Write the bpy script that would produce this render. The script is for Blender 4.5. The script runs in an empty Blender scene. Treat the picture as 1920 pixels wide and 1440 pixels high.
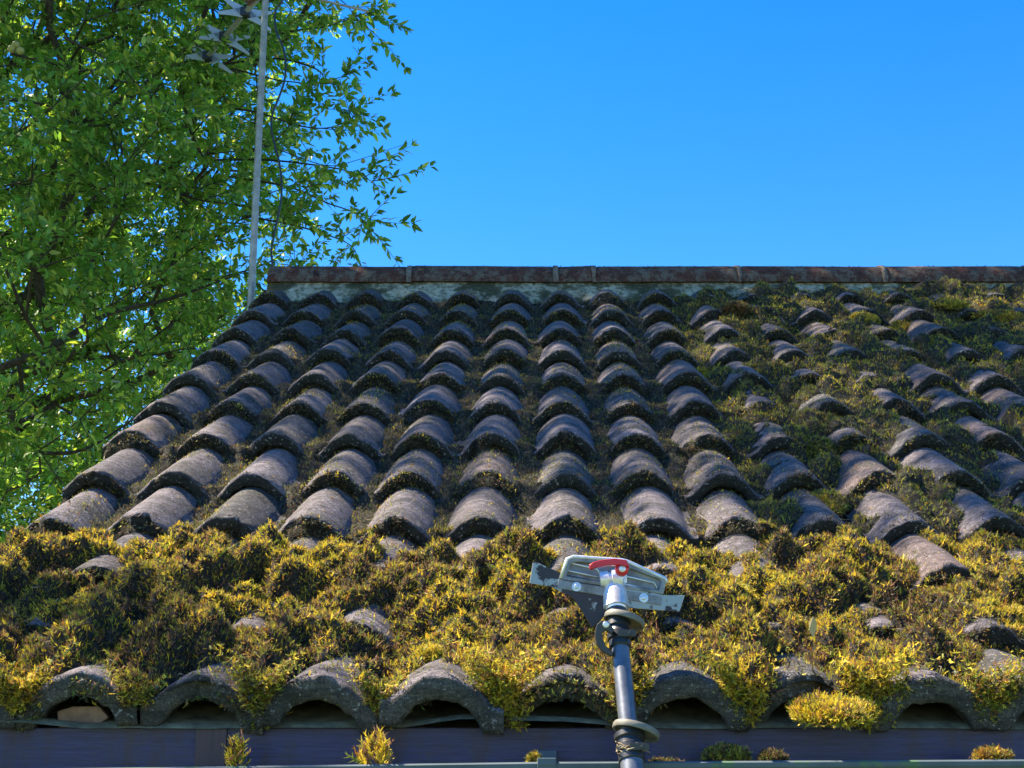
import bpy, math, random
import numpy as np
R=math.radians
rng=np.random.default_rng(7); random.seed(7)
sc=bpy.context.scene; C=sc.collection

# ---------------------------------------------------------------- camera, world, sun, exposure
F=2500.0; PITCH=16.0
cam=bpy.data.cameras.new('camera'); co=bpy.data.objects.new('camera',cam); C.objects.link(co)
cam.sensor_width=36.0; cam.lens=36.0*F/1920; cam.clip_start=.05; cam.clip_end=2000
co.location=(0,0,0); co.rotation_euler=(R(90+PITCH),0,0); sc.camera=co
SUN=np.array([-.60,.16,.78]); SUN/=np.linalg.norm(SUN)
sun=bpy.data.lights.new('sun','SUN'); sun.energy=5.0; sun.angle=R(.5); sun.color=(1,.87,.66)
so=bpy.data.objects.new('sun',sun); C.objects.link(so)
from mathutils import Vector, Matrix
so.rotation_euler=Vector(SUN).to_track_quat('Z','Y').to_euler()
w=bpy.data.worlds.new('World'); sc.world=w; w.use_nodes=True; nt=w.node_tree
bg=nt.nodes['Background']; sky=nt.nodes.new('ShaderNodeTexSky'); sky.sky_type='NISHITA'; sky.sun_disc=False
sky.sun_elevation=math.asin(SUN[2]); sky.sun_rotation=math.atan2(SUN[0],SUN[1])
sky.air_density=1.0; sky.dust_density=0.0; sky.ozone_density=2.6; sky.altitude=200
hs=nt.nodes.new('ShaderNodeHueSaturation'); hs.inputs['Saturation'].default_value=1.41; hs.inputs['Hue'].default_value=.509
nt.links.new(sky.outputs[0],hs.inputs['Color']); nt.links.new(hs.outputs[0],bg.inputs[0]); bg.inputs[1].default_value=.092
sc.view_settings.view_transform='Standard'; sc.view_settings.look='None'; sc.view_settings.exposure=1.85
sc.view_settings.gamma=1
sc.cycles.max_bounces=6; sc.cycles.diffuse_bounces=3; sc.cycles.transmission_bounces=3; sc.cycles.transparent_max_bounces=4

cp,sp=math.cos(R(PITCH)),math.sin(R(PITCH))
def proj(p):
    p=np.asarray(p,float); zc=p[...,1]*cp+p[...,2]*sp; yc=-p[...,1]*sp+p[...,2]*cp
    return np.stack([960+F*p[...,0]/zc, 720-F*yc/zc],-1)
def unproj(px,py,Y):                      # world point on the sight line at distance Y
    e=math.atan((720-py)/F)+R(PITCH); z=Y*math.tan(e); zc=Y*cp+z*sp
    return np.array([(px-960)*zc/F,Y,z])

# ---------------------------------------------------------------- helpers
def vnoise(x,y,seed=0):
    x=np.asarray(x,float); y=np.asarray(y,float); x,y=np.broadcast_arrays(x,y)
    xi=np.floor(x).astype(np.int64); yi=np.floor(y).astype(np.int64); fx=x-xi; fy=y-yi
    fx=fx*fx*(3-2*fx); fy=fy*fy*(3-2*fy)
    def h(a,b):
        n=(a*374761393+b*668265263+seed*1274126177)&0xffffffff
        n=((n^(n>>13))*1274126177)&0xffffffff; n=n^(n>>16)
        return (n&0xffffff)/float(0xffffff)
    return (h(xi,yi)*(1-fx)+h(xi+1,yi)*fx)*(1-fy)+(h(xi,yi+1)*(1-fx)+h(xi+1,yi+1)*fx)*fy
def fbm(x,y,seed=0,o=4):
    s=0;a=.5;t=0
    for i in range(o): s=s+a*vnoise(x*2**i,y*2**i,seed+i*17); t+=a; a*=.55
    return s/t
def link_mesh(name,V,Fc,mat,parent=None,smooth=True,col=None,extra=None):
    V=np.asarray(V,np.float32).reshape(-1,3)
    me=bpy.data.meshes.new(name)
    if isinstance(Fc,np.ndarray):
        k=Fc.shape[1]; n=len(Fc); me.vertices.add(len(V)); me.vertices.foreach_set('co',V.ravel())
        me.loops.add(n*k); me.loops.foreach_set('vertex_index',Fc.astype(np.int32).ravel())
        me.polygons.add(n); me.polygons.foreach_set('loop_start',np.arange(0,n*k,k,dtype=np.int32)); me.polygons.foreach_set('loop_total',np.full(n,k,np.int32))
        me.update(calc_edges=True)
    else: me.from_pydata([tuple(map(float,v)) for v in V],[],[tuple(f) for f in Fc]); me.update()
    if smooth: me.polygons.foreach_set('use_smooth',np.ones(len(me.polygons),bool))
    if col is not None:
        a=me.color_attributes.new('tint','FLOAT_COLOR','POINT'); c=np.ones((len(V),4),np.float32); c[:,:3]=col; a.data.foreach_set('color',c.ravel())
    me.materials.append(mat)
    o=bpy.data.objects.new(name,me); C.objects.link(o); o.parent=parent
    return o
def tag(o,label=None,cat=None,group=None,kind=None):
    if label:o['label']=label
    if cat:o['category']=cat
    if group:o['group']=group
    if kind:o['kind']=kind
    return o
def empty(name,loc,label,cat,group=None):
    o=bpy.data.objects.new(name,None); C.objects.link(o); o.location=loc; o.empty_display_size=.05
    bpy.context.view_layer.update()
    return tag(o,label,cat,group)
class MB:
    def __init__(s): s.v=[];s.f=[]
    def add(s,V,Fs):
        b=len(s.v); s.v+= [tuple(map(float,v)) for v in V]; s.f+=[tuple(i+b for i in f) for f in Fs]
    def box(s,a,b,bev=0):
        x0,y0,z0=a;x1,y1,z1=b
        s.add([(x0,y0,z0),(x1,y0,z0),(x1,y1,z0),(x0,y1,z0),(x0,y0,z1),(x1,y0,z1),(x1,y1,z1),(x0,y1,z1)],
              [(0,3,2,1),(4,5,6,7),(0,1,5,4),(1,2,6,5),(2,3,7,6),(3,0,4,7)])
    def tube(s,pts,rad,n=12,cap=True):
        pts=[np.array(p,float) for p in pts]; rad=rad if hasattr(rad,'__len__') else [rad]*len(pts)
        rings=[]; up=None
        for i,p in enumerate(pts):
            t=pts[min(i+1,len(pts)-1)]-pts[max(i-1,0)]; L=np.linalg.norm(t)
            if L<1e-9: t=pts[-1]-pts[0]; L=np.linalg.norm(t)
            t=t/L
            if up is None: up=np.array([0,0,1.]) if abs(t[2])<.9 else np.array([1.,0,0])
            a=np.cross(t,up); a/=np.linalg.norm(a); b=np.cross(a,t); up=b
            rings.append([p+rad[i]*(math.cos(q)*a+math.sin(q)*b) for q in np.linspace(0,2*math.pi,n,endpoint=False)])
        V=[v for r in rings for v in r]; Fs=[]
        for i in range(len(pts)-1):
            for j in range(n): k=(j+1)%n; Fs.append((i*n+j,i*n+k,(i+1)*n+k,(i+1)*n+j))
        if cap: Fs.append(tuple(range(n))[::-1]); Fs.append(tuple((len(pts)-1)*n+j for j in range(n)))
        s.add(V,Fs)
    def lathe(s,o,d,prof,n=28):             # profile of (distance along d, radius)
        d=np.array(d,float); d/=np.linalg.norm(d); o=np.array(o,float)
        s.tube2([o+d*a for a,_ in prof],[r for _,r in prof],d,n)
    def tube2(s,pts,rad,d,n):
        up=np.array([0,0,1.]) if abs(d[2])<.9 else np.array([1.,0,0]); a=np.cross(d,up); a/=np.linalg.norm(a); b=np.cross(a,d)
        V=[p+r*(math.cos(q)*a+math.sin(q)*b) for p,r in zip(pts,rad) for q in np.linspace(0,2*math.pi,n,endpoint=False)]
        Fs=[(i*n+j,i*n+(j+1)%n,(i+1)*n+(j+1)%n,(i+1)*n+j) for i in range(len(pts)-1) for j in range(n)]
        Fs.append(tuple(range(n))[::-1]); Fs.append(tuple((len(pts)-1)*n+j for j in range(n)))
        s.add(V,Fs)
    def prism(s,poly,y0,y1):                 # poly in local x,z, extruded along y
        n=len(poly); V=[(x,y0,z) for x,z in poly]+[(x,y1,z) for x,z in poly]
        s.add(V,[tuple(range(n)),tuple(range(n,2*n))[::-1]]+[(i,i+n,(i+1)%n+n,(i+1)%n) for i in range(n)])
    def build(s,name,mat,parent=None,smooth=False,M=None,bevel=0,angle=None):
        V=s.v
        if M is not None: V=[tuple(M@Vector(v)) for v in V]
        o=link_mesh(name,V,s.f,mat,parent,smooth)
        if bevel:
            m=o.modifiers.new('b','BEVEL'); m.width=bevel; m.segments=2; m.limit_method='ANGLE'
        if angle: 
            for p in o.data.polygons: p.use_smooth=True
            o.data.set_sharp_from_angle(angle=R(angle))
        return o
def child(o,parent):                         # world-space mesh under an Empty
    o.parent=parent; o.matrix_parent_inverse=parent.matrix_world.inverted(); return o

# ---------------------------------------------------------------- materials
def mat(name,col=(.5,.5,.5),rough=.8,metal=0,build=None,spec=.5):
    m=bpy.data.materials.new(name); m.use_nodes=True; t=m.node_tree; b=t.nodes['Principled BSDF']
    b.inputs['Base Color'].default_value=(*col,1); b.inputs['Roughness'].default_value=rough; b.inputs['Metallic'].default_value=metal
    b.inputs['Specular IOR Level'].default_value=spec
    if build: build(t,b)
    return m
def N(t,k,**kw):
    n=t.nodes.new(k)
    for a,v in kw.items():
        if a in n.inputs: n.inputs[a].default_value=v
        else: setattr(n,a,v)
    return n
def noise(t,scale,detail=6,rough=.6,vec=None,mapscale=None):
    n=N(t,'ShaderNodeTexNoise'); n.inputs['Scale'].default_value=scale; n.inputs['Detail'].default_value=detail; n.inputs['Roughness'].default_value=rough
    tc=N(t,'ShaderNodeTexCoord'); out=tc.outputs['Object']
    if mapscale: mp=N(t,'ShaderNodeMapping'); mp.inputs['Scale'].default_value=mapscale; t.links.new(out,mp.inputs[0]); out=mp.outputs[0]
    t.links.new(out,n.inputs['Vector']); return n.outputs['Fac']
def ramp(t,fac,stops):
    r=N(t,'ShaderNodeValToRGB'); e=r.color_ramp.elements
    while len(e)<len(stops): e.new(.5)
    for i,(p,c) in enumerate(stops): e[i].position=p; e[i].color=(*c,1) if len(c)==3 else c
    t.links.new(fac,r.inputs[0]); return r.outputs[0]
def mix(t,f,a,b,mode='MIX'):
    m=N(t,'ShaderNodeMix'); m.data_type='RGBA'; m.blend_type=mode
    for s,v in ((0,f),(6,a),(7,b)):
        if isinstance(v,(int,float)): m.inputs[s].default_value=v
        elif isinstance(v,tuple): m.inputs[s].default_value=(*v,1)
        else: t.links.new(v,m.inputs[s])
    return m.outputs[2]
def bump(t,b,h,strength=.5,dist=.005):
    n=N(t,'ShaderNodeBump'); n.inputs['Strength'].default_value=strength; n.inputs['Distance'].default_value=dist
    t.links.new(h,n.inputs['Height']); t.links.new(n.outputs[0],b.inputs['Normal'])
def attr(t): a=N(t,'ShaderNodeAttribute'); a.attribute_name='tint'; return a.outputs['Color']

def b_tile(t,b):
    a=attr(t)
    big=noise(t,9,5,.65); fine=noise(t,260,3,.7); mid=noise(t,55,5,.7)
    c=mix(t,ramp(t,mid,[(.3,(0,0,0)),(.75,(1,1,1))]),(.5,.5,.55),(1.45,1.4,1.4))
    c=mix(t,1.0,a,c,'MULTIPLY')
    c=mix(t,ramp(t,big,[(.47,(0,0,0)),(.66,(.75,.75,.75))]),c,(.035,.036,.025))            # dark algae
    c=mix(t,ramp(t,noise(t,30,7,.75),[(.60,(0,0,0)),(.70,(.8,.8,.8))]),c,(.10,.095,.03))         # thin olive growth
    c=mix(t,ramp(t,noise(t,120,4,.6),[(.61,(0,0,0)),(.66,(.8,.8,.8))]),c,(.40,.41,.38))       # pale lichen dots
    st=noise(t,1,5,.7,mapscale=(14,85,85)); c=mix(t,ramp(t,st,[(.45,(0,0,0)),(.60,(.75,.75,.75))]),c,mix(t,1.0,c,(.42,.42,.38),'MULTIPLY'))
    c=mix(t,ramp(t,fine,[(.35,(0,0,0)),(.7,(1,1,1))]),mix(t,1.0,c,(.55,.55,.55),'MULTIPLY'),mix(t,1.0,c,(1.5,1.45,1.5),'MULTIPLY'))
    t.links.new(c,b.inputs['Base Color'])
    m=N(t,'ShaderNodeMath'); m.operation='ADD'; t.links.new(fine,m.inputs[0]); t.links.new(mid,m.inputs[1])
    m2=N(t,'ShaderNodeMath'); m2.operation='ADD'; t.links.new(m.outputs[0],m2.inputs[0]); t.links.new(st,m2.inputs[1]); bump(t,b,m2.outputs[0],1.0,.007)
M_tile=mat('weathered_concrete_tile',rough=.85,build=b_tile,spec=.35)
def b_frond(t,b):
    a=attr(t); t.links.new(a,b.inputs['Base Color'])
    tr=N(t,'ShaderNodeBsdfTranslucent'); t.links.new(a,tr.inputs['Color'])
    mx=N(t,'ShaderNodeMixShader'); mx.inputs[0].default_value=.32; out=t.nodes['Material Output']
    t.links.new(b.outputs[0],mx.inputs[1]); t.links.new(tr.outputs[0],mx.inputs[2]); t.links.new(mx.outputs[0],out.inputs[0])
M_frond=mat('moss_fronds',rough=.6,build=b_frond,spec=.3)
def b_bed(t,b):
    c=ramp(t,noise(t,60,6,.7),[(.3,(.022,.020,.017)),(.52,(.065,.060,.050)),(.75,(.17,.155,.13))]); t.links.new(c,b.inputs['Base Color'])
    bump(t,b,noise(t,150,6,.75),1,.02)
M_bed=mat('moss_bed',rough=.95,build=b_bed,spec=.1)
def b_leaf(t,b):
    a=attr(t); t.links.new(a,b.inputs['Base Color'])
    tr=N(t,'ShaderNodeBsdfTranslucent'); t.links.new(mix(t,1.0,a,(1.55,1.5,.6),'MULTIPLY'),tr.inputs['Color'])
    mx=N(t,'ShaderNodeMixShader'); mx.inputs[0].default_value=.5; out=t.nodes['Material Output']
    t.links.new(b.outputs[0],mx.inputs[1]); t.links.new(tr.outputs[0],mx.inputs[2]); t.links.new(mx.outputs[0],out.inputs[0])
M_leaf=mat('leaf',rough=.42,build=b_leaf,spec=.5)
def b_bark(t,b):
    t.links.new(ramp(t,noise(t,40,6,.7),[(.3,(.02,.016,.012)),(.7,(.10,.085,.065))]),b.inputs['Base Color']); bump(t,b,noise(t,90,4),.6,.01)
M_bark=mat('bark',rough=.9,build=b_bark,spec=.2)
M_deadwood=mat('bare_dead_twig',(.42,.38,.32),.8)
def b_ridge(t,b):
    c=ramp(t,noise(t,14,7,.7),[(.32,(.045,.020,.018)),(.48,(.14,.055,.038)),(.56,(.065,.035,.03)),(.70,(.30,.15,.09))])
    c=mix(t,ramp(t,noise(t,45,6,.75,mapscale=(1,3,3)),[(.55,(0,0,0)),(.68,(.8,.8,.8))]),c,(.025,.024,.02))
    c=mix(t,ramp(t,noise(t,9,6,.75),[(.6,(0,0,0)),(.72,(.6,.6,.6))]),c,(.14,.115,.05))
    c=mix(t,ramp(t,noise(t,22,7,.8),[(.47,(0,0,0)),(.58,(.8,.8,.8))]),c,(.19,.16,.12))
    t.links.new(c,b.inputs['Base Color']); bump(t,b,noise(t,60,7,.75),1.0,.018)
M_ridge=mat('old_clay_ridge',rough=.9,build=b_ridge,spec=.2)
def b_mortar(t,b):
    c=ramp(t,noise(t,26,6,.65),[(.3,(.16,.15,.11)),(.5,(.38,.33,.22)),(.75,(.64,.56,.40))])
    c=mix(t,ramp(t,noise(t,5,6,.7),[(.46,(0,0,0)),(.56,(1,1,1))]),c,(.06,.055,.03))
    c=mix(t,ramp(t,noise(t,40,6,.7),[(.5,(0,0,0)),(.6,(.8,.8,.8))]),c,(.10,.10,.045))
    t.links.new(c,b.inputs['Base Color']); bump(t,b,noise(t,70,6,.7),.8,.01)
M_mortar=mat('lime_mortar',rough=.95,build=b_mortar,spec=.1)
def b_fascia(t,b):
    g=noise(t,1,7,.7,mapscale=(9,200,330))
    c=ramp(t,g,[(.3,(.016,.014,.046)),(.7,(.050,.042,.13))])  # blue sky sheen put into the base colour of the brown board
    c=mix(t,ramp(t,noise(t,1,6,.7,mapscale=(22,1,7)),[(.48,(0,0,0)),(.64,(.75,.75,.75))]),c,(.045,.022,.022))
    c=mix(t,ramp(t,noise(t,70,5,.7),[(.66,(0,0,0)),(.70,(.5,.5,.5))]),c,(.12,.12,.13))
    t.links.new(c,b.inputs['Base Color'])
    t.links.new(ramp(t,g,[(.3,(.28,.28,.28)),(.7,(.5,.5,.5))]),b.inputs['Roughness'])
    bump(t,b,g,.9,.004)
M_fascia=mat('rosewood_board_sky_sheen_tint',rough=.35,build=b_fascia,spec=.5)
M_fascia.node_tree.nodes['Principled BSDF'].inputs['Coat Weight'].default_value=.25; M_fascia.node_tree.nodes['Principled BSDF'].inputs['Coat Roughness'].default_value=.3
def b_strip(t,b):
    g=noise(t,1,6,.7,mapscale=(150,200,20)); t.links.new(ramp(t,g,[(.3,(.030,.012,.016)),(.7,(.065,.025,.034))]),b.inputs['Base Color']); bump(t,b,g,.2,.001)
M_strip=mat('red_brown_joint_strip',rough=.45,build=b_strip)
def b_gutter(t,b):
    c=ramp(t,noise(t,8,5),[(.3,(.05,.075,.09)),(.7,(.09,.12,.14))])
    c=mix(t,ramp(t,noise(t,18,6,.6),[(.56,(0,0,0)),(.60,(.9,.9,.9))]),c,(.07,.13,.07)); t.links.new(c,b.inputs['Base Color'])
M_gutter=mat('grey_plastic_gutter',rough=.75,build=b_gutter)
M_felt=mat('roofing_felt',(.20,.18,.10),.9,build=lambda t,b:(t.links.new(ramp(t,noise(t,30,5),[(.3,(.07,.06,.035)),(.7,(.26,.23,.13))]),b.inputs['Base Color'])))
def b_brick(t,b):
    n=N(t,'ShaderNodeTexBrick'); n.inputs['Scale'].default_value=4.4; n.inputs['Color1'].default_value=(.30,.13,.08,1); n.inputs['Color2'].default_value=(.22,.09,.06,1); n.inputs['Mortar'].default_value=(.4,.37,.32,1)
    tc=N(t,'ShaderNodeTexCoord'); mp=N(t,'ShaderNodeMapping'); mp.inputs['Rotation'].default_value=(R(90),0,0); t.links.new(tc.outputs['Object'],mp.inputs[0]); t.links.new(mp.outputs[0],n.inputs[0]); t.links.new(n.outputs[0],b.inputs['Base Color'])
M_brick=mat('brick',rough=.9,build=b_brick)
def b_ground(t,b): t.links.new(ramp(t,noise(t,3,6),[(.3,(.05,.09,.025)),(.7,(.10,.15,.05))]),b.inputs['Base Color'])
M_ground=mat('grass_ground',rough=.95,build=b_ground)
def b_alu(t,b):
    g=noise(t,40,5,.6); t.links.new(ramp(t,g,[(.3,(.30,.30,.30)),(.7,(.5,.5,.5))]),b.inputs['Roughness'])
    t.links.new(ramp(t,noise(t,25,6,.7),[(.35,(.55,.55,.54)),(.6,(.85,.85,.86))]),b.inputs['Base Color'])
M_alu=mat('cast_aluminium',(.8,.8,.8),.35,.6,build=b_alu)
def b_blade(t,b):
    f=ramp(t,noise(t,22,6,.6),[(.47,(0,0,0)),(.50,(1,1,1))])
    t.links.new(mix(t,f,(.42,.39,.31),(.045,.028,.020)),b.inputs['Base Color'])
    t.links.new(ramp(t,f,[(0,(.6,.6,.6)),(1,(0,0,0))]),b.inputs['Metallic'])
M_grey=mat('dull_grey_aluminium',rough=.45,metal=.25,build=lambda t,b:t.links.new(ramp(t,noise(t,30,6,.7),[(.35,(.12,.115,.10)),(.6,(.27,.27,.27))]),b.inputs['Base Color']))
M_blade=mat('muddy_steel_blade',rough=.5,build=b_blade)
M_red=mat('red_anodised',(.55,.02,.03),.28,.35)
def b_pole(t,b):
    g=noise(t,30,6,.7); t.links.new(ramp(t,g,[(.35,(.10,.11,.13)),(.7,(.22,.23,.25))]),b.inputs['Base Color'])
M_pole=mat('grey_anodised_tube',rough=.38,metal=.55,build=b_pole)
M_poledark=mat('dark_carbon_tube',(.04,.045,.05),.35)
M_rubber=mat('grey_rubber_collar',rough=.6,build=lambda t,b:t.links.new(ramp(t,noise(t,50,5),[(.3,(.09,.085,.07)),(.7,(.20,.19,.16))]),b.inputs['Base Color']))
M_black=mat('black_plastic',(.02,.022,.026),.4)
M_bolt=mat('zinc_bolt',(.6,.6,.58),.35,.9)
def b_galv(t,b): t.links.new(ramp(t,noise(t,25,6,.7),[(.3,(.20,.19,.165)),(.7,(.42,.41,.37))]),b.inputs['Base Color'])
M_galv=mat('galvanised_steel',rough=.55,metal=.35,build=b_galv)
M_rust=mat('rusty_steel',(.14,.06,.03),.85)
M_white=mat('white_plastic_element',(.36,.42,.52),.45)
M_cable=mat('black_cable',(.015,.018,.022),.45)
M_fruit=mat('green_fruit',(.32,.30,.10),.5)
M_terra=mat('terracotta_fragment',rough=.9,build=lambda t,b:t.links.new(ramp(t,noise(t,40,5),[(.3,(.16,.09,.06)),(.7,(.34,.20,.13))]),b.inputs['Base Color']))
M_dry=mat('dry_leaf',(.42,.30,.12),.7)
M_straw=mat('dry_straw',rough=.85,build=lambda t,b:t.links.new(ramp(t,noise(t,60,3),[(.35,(.10,.06,.035)),(.7,(.42,.34,.22))]),b.inputs['Base Color']))

# ---------------------------------------------------------------- the roof's own coordinates
P=.2; H=.062; T=.045; G=.3128
LIP=[(2.235,.147),(2.535,.258),(2.785,.400)]+[(3.051+.85*G*i,.5575+.527*G*i) for i in range(0,11)]
LIP=np.array(LIP); NV=np.arange(-3,len(LIP)-3,dtype=float)
def Rv(v): return np.stack([np.interp(v,NV,LIP[:,0]),np.interp(v,NV,LIP[:,1])],-1)
def tang(v): d=Rv(np.clip(v+.35,-3,10))-Rv(np.clip(v-.35,-3,10)); return d/np.linalg.norm(d,axis=-1,keepdims=True)
def xcol(u,v): return .128+P*u+.028*G*v-.015*np.clip((-1-np.asarray(v,float))/2,0,1)
def roofp(u,v,h):
    u,v,h=np.broadcast_arrays(*map(lambda a:np.asarray(a,float),(u,v,h)))
    ve=np.maximum(v,-3.0); r=Rv(ve); t=tang(ve); r=r+t*((v-ve)*.3)[...,None]
    return np.stack([xcol(u,v),r[...,0]-t[...,1]*h,r[...,1]+t[...,0]*h],-1)
def shape(tt):
    a=np.abs(tt); return .5*np.clip(1-(a/.43)**2,0,1)**.75+.5*(.5+.5*np.cos(2*np.pi*np.clip(a,0,.485)/.97))**.8
def frac(v): return v-np.floor(v)
def ht(u,v): tt=u-np.round(u); return -T*frac(v)-np.where(np.asarray(v)<-2,.050,H)*(1-shape(tt))
def find_uv(px,py,h=0):
    lo,hi=-3.3,9.0
    for _ in range(40):
        m=(lo+hi)/2; y=proj(roofp(0,m,h))[1]
        if y>py: lo=m
        else: hi=m
    p0=proj(roofp(0,m,h))[0]; p1=proj(roofp(1,m,h))[0]
    return (px-p0)/(p1-p0),m
UL=-6; UR=17
# moss level
def fill(u,v):
    n1=fbm(u*1.1,v*.9,3,4); n2=fbm(u*3.1,v*3.4,11,3); n3=fbm(u*9,v*9,29,2)
    top=-.50+.22*(fbm(u*1.7,v*0,41,3)-.5)*2 + np.clip((u-2.2)/1.0,0,1)*.7
    band=1/(1+np.exp(np.clip((v-top)/.07,-50,50)))
    band=band/(1+np.exp(np.clip((u-4.3)/.35,-50,50)))
    right=1/(1+np.exp(-np.clip((u-2.55-.45*(fbm(u*0+3,v*.8,5,3)-.5)*2)/.22,-50,50)))
    base=-H-T*frac(v)-.006+.045*(n2-.1)+(1-shape(u-np.round(u)))*.13*np.clip(frac(v)-.68,0,.32)+.010*np.clip(.15-frac(v),0,1)/.15
    lb=-.002+.085*(n1-.5)*1.5+.070*(n2-.5)*2+.034*(n3-.5)
    lr=-.045+.070*(n1-.5)*2+.060*(n2-.5)*2+.018*(n3-.5)+.02*np.clip((v-7)/1.0,0,1)-.012*frac(v)
    m=base*(1-np.maximum(band,right))+np.where(band>=right,lb*band,lr*right)
    return m
def moss(u,v):
    m=fill(u,v); tt=u-np.round(u); s=shape(tt)
    e=np.clip((v+3)/.42,0,1)                                      # the eaves tiles' crests stay bare, the pans stay full
    m=m-.09*np.exp(-((u-4.05)/.33)**2-((v+2.65)/.45)**2)
    m=m-(1-e)*(.012+.085*s+.03*np.clip(fbm(u*2.1,v*0,61,2)-.45,0,1))
    return m
def thin(u,v):                                                    # patchy thin cover over the rolls
    return fbm(u*3.0,v*2.2,71,4)*.6+fbm(u*11,v*16,73,3)*.4

# ---------------------------------------------------------------- house: roof covering
house=empty('house',(1.2,5.4,-2.3),'house with a weathered moss-grown roof of wavy grey-brown tiles and a dark fascia board','house')
def tile_rows(rows,us,nc,na,mirror=False,detail=True):
    V=[];Q=[];K=[];base=0
    for n in rows:
        A=Rv(np.array(float(n))); B0=Rv(np.array(float(n+1))); t=tang(np.array(n+.5)); Nn=np.array([-t[1],t[0]])
        B=B0-T*Nn; d0=B-A; L0=np.linalg.norm(d0); d=d0/L0; nn=np.array([-d[1],d[0]])
        th=.037 if n>-3 else .043; Hn=H if n>-3 else .050
        prof=[(.14,-th*.8),(.05,-th),(.004,-th),(-.001,-th*.9),(-.003,-th*.5),(-.002,-.007),(.001,-.0025),(.006,-.0005),(.014,0)]
        prof+=[(a,0) for a in np.linspace(.03,L0*1.06,na)]
        pa=np.array([p[0] for p in prof]); pb=np.array([p[1] for p in prof])
        for u in us:
            lo=-.5 if u>UL else -.42
            tt=np.linspace(lo,.512,nc); jit=rng.normal(size=5)
            a=pa[:,None]+0*tt; kin=np.clip(-pb/th,0,1)[:,None]; und=np.clip(1-(tt/.34)**2,0,1)**.62; b=pb[:,None]+Hn*(shape(tt)[None,:]*(1-kin)+und[None,:]*kin-1)
            edge=np.clip(1-pa/.05,0,1)[:,None]
            if detail:
                gx=(u+tt)[None,:]; 
                a=a+edge*(((fbm(gx*9,n*7.3+0*gx,5,3)-.5)*.014+np.clip(fbm(gx*4,n*3.1+0*gx,15,3)-.62,0,1)*.12))
                b=b+(fbm(gx*7+0*a,a*60+n*9,8,3)-.5)*.004 + edge*(fbm(gx*14+0*a,pb[:,None]*160+n*5,9,3)-.5)*.014
            a=a+jit[0]*.008; b=b+jit[1]*.0032+jit[2]*.010*tt[None,:]
            x=xcol(u+tt,n)[None,:]+.028*(a)+jit[3]*.002
            y=A[0]+d[0]*a+nn[0]*b; z=A[1]+d[1]*a+nn[1]*b
            if mirror: y=2*5.47-y
            vv=np.stack([x+0*a,y,z],-1).reshape(-1,3)
            if u==UL:                                              # close the verge edge
                pass
            r,c=a.shape; i=np.arange(r-1)[:,None]*c+np.arange(c-1)[None,:]
            q=np.stack([i,i+1,i+c+1,i+c],-1).reshape(-1,4)
            if mirror: q=q[:,::-1]
            V.append(vv);Q.append(q+base);base+=len(vv)
            k=rng.random(); g=.135+.07*rng.random()
            tint=np.array([g*1.09,g*.98,g*1.05]) if k<.68 else (np.array([g*1.42,g*1.12,g*1.05]) if k<.82 else np.array([g*.78,g*.76,g*.80]))
            kk=np.tile(tint,(len(vv),1)).reshape(r,c,3)
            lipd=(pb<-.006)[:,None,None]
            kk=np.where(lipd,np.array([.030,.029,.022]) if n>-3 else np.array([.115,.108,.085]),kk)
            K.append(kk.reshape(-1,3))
    return np.concatenate(V),np.concatenate(Q),np.concatenate(K)
v,q,k=tile_rows(range(8,-4,-1),range(UL,UR),25,16)
v2,q2,k2=tile_rows(range(8,-2,-1),range(UL,UR),11,4,True,False)
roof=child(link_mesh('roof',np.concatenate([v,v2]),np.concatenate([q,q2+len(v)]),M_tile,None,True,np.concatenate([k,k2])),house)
# roof deck under the tiles (felt on rafters), closes the loft to the light
XL=xcol(UL-.36,0); XR=xcol(UR-.6,0)
mb=MB()
def deck(mirror=False):
    pts=[]
    for vv in (-2.9,-2,-1,0,8.7):
        r=Rv(np.array(float(vv))); t=tang(np.array(float(vv))); pts.append((r[0]+t[1]*.115,r[1]-t[0]*.115))
    if mirror: pts=[(2*5.47-a,b) for a,b in pts]
    lo=[(a,b-.03) for a,b in pts]
    V=[];
    for X in (XL+.03,XR): V+=[(X+.07*(i/4.),a,b) for i,(a,b) in enumerate(pts)]+[(X+.07*(i/4.),a,b) for i,(a,b) in enumerate(lo)]
    n=5; F_=[(i,i+1,i+1+2*n,i+2*n) for i in range(n-1)]+[(i+n,i+3*n,i+1+3*n,i+1+n) for i in range(n-1)]
    F_+=[(i,i+n,i+1+n,i+1) for i in range(n-1)]+[(i+2*n,i+1+2*n,i+1+3*n,i+3*n) for i in range(n-1)]
    F_+=[(0,2*n,3*n,n),(n-1,2*n-1,4*n-1,3*n-1)]
    mb.add(V,F_)
deck(); deck(True)
child(mb.build('roof_deck',M_felt),roof)
# verge mortar along the gable edge
V=[];Fq=[]
vs=np.linspace(-2.95,8.6,150)
for i,vv in enumerate(vs):
    w_=.006*(fbm(vv*5.0,1.0,4,3)-.5)
    for (du,h) in ((-.375,-.050),(-.40,-.062),(-.405,-.10),(-.39,-.135),(-.30,-.135)):
        V.append(roofp(UL+du,vv,h-T*frac(vv)*.8+w_))
    if i:
        for j in range(4): a=(i-1)*5+j; Fq.append((a,a+5,a+6,a+1))
child(link_mesh('verge_mortar',np.array(V),np.array(Fq),M_mortar),roof)

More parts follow.
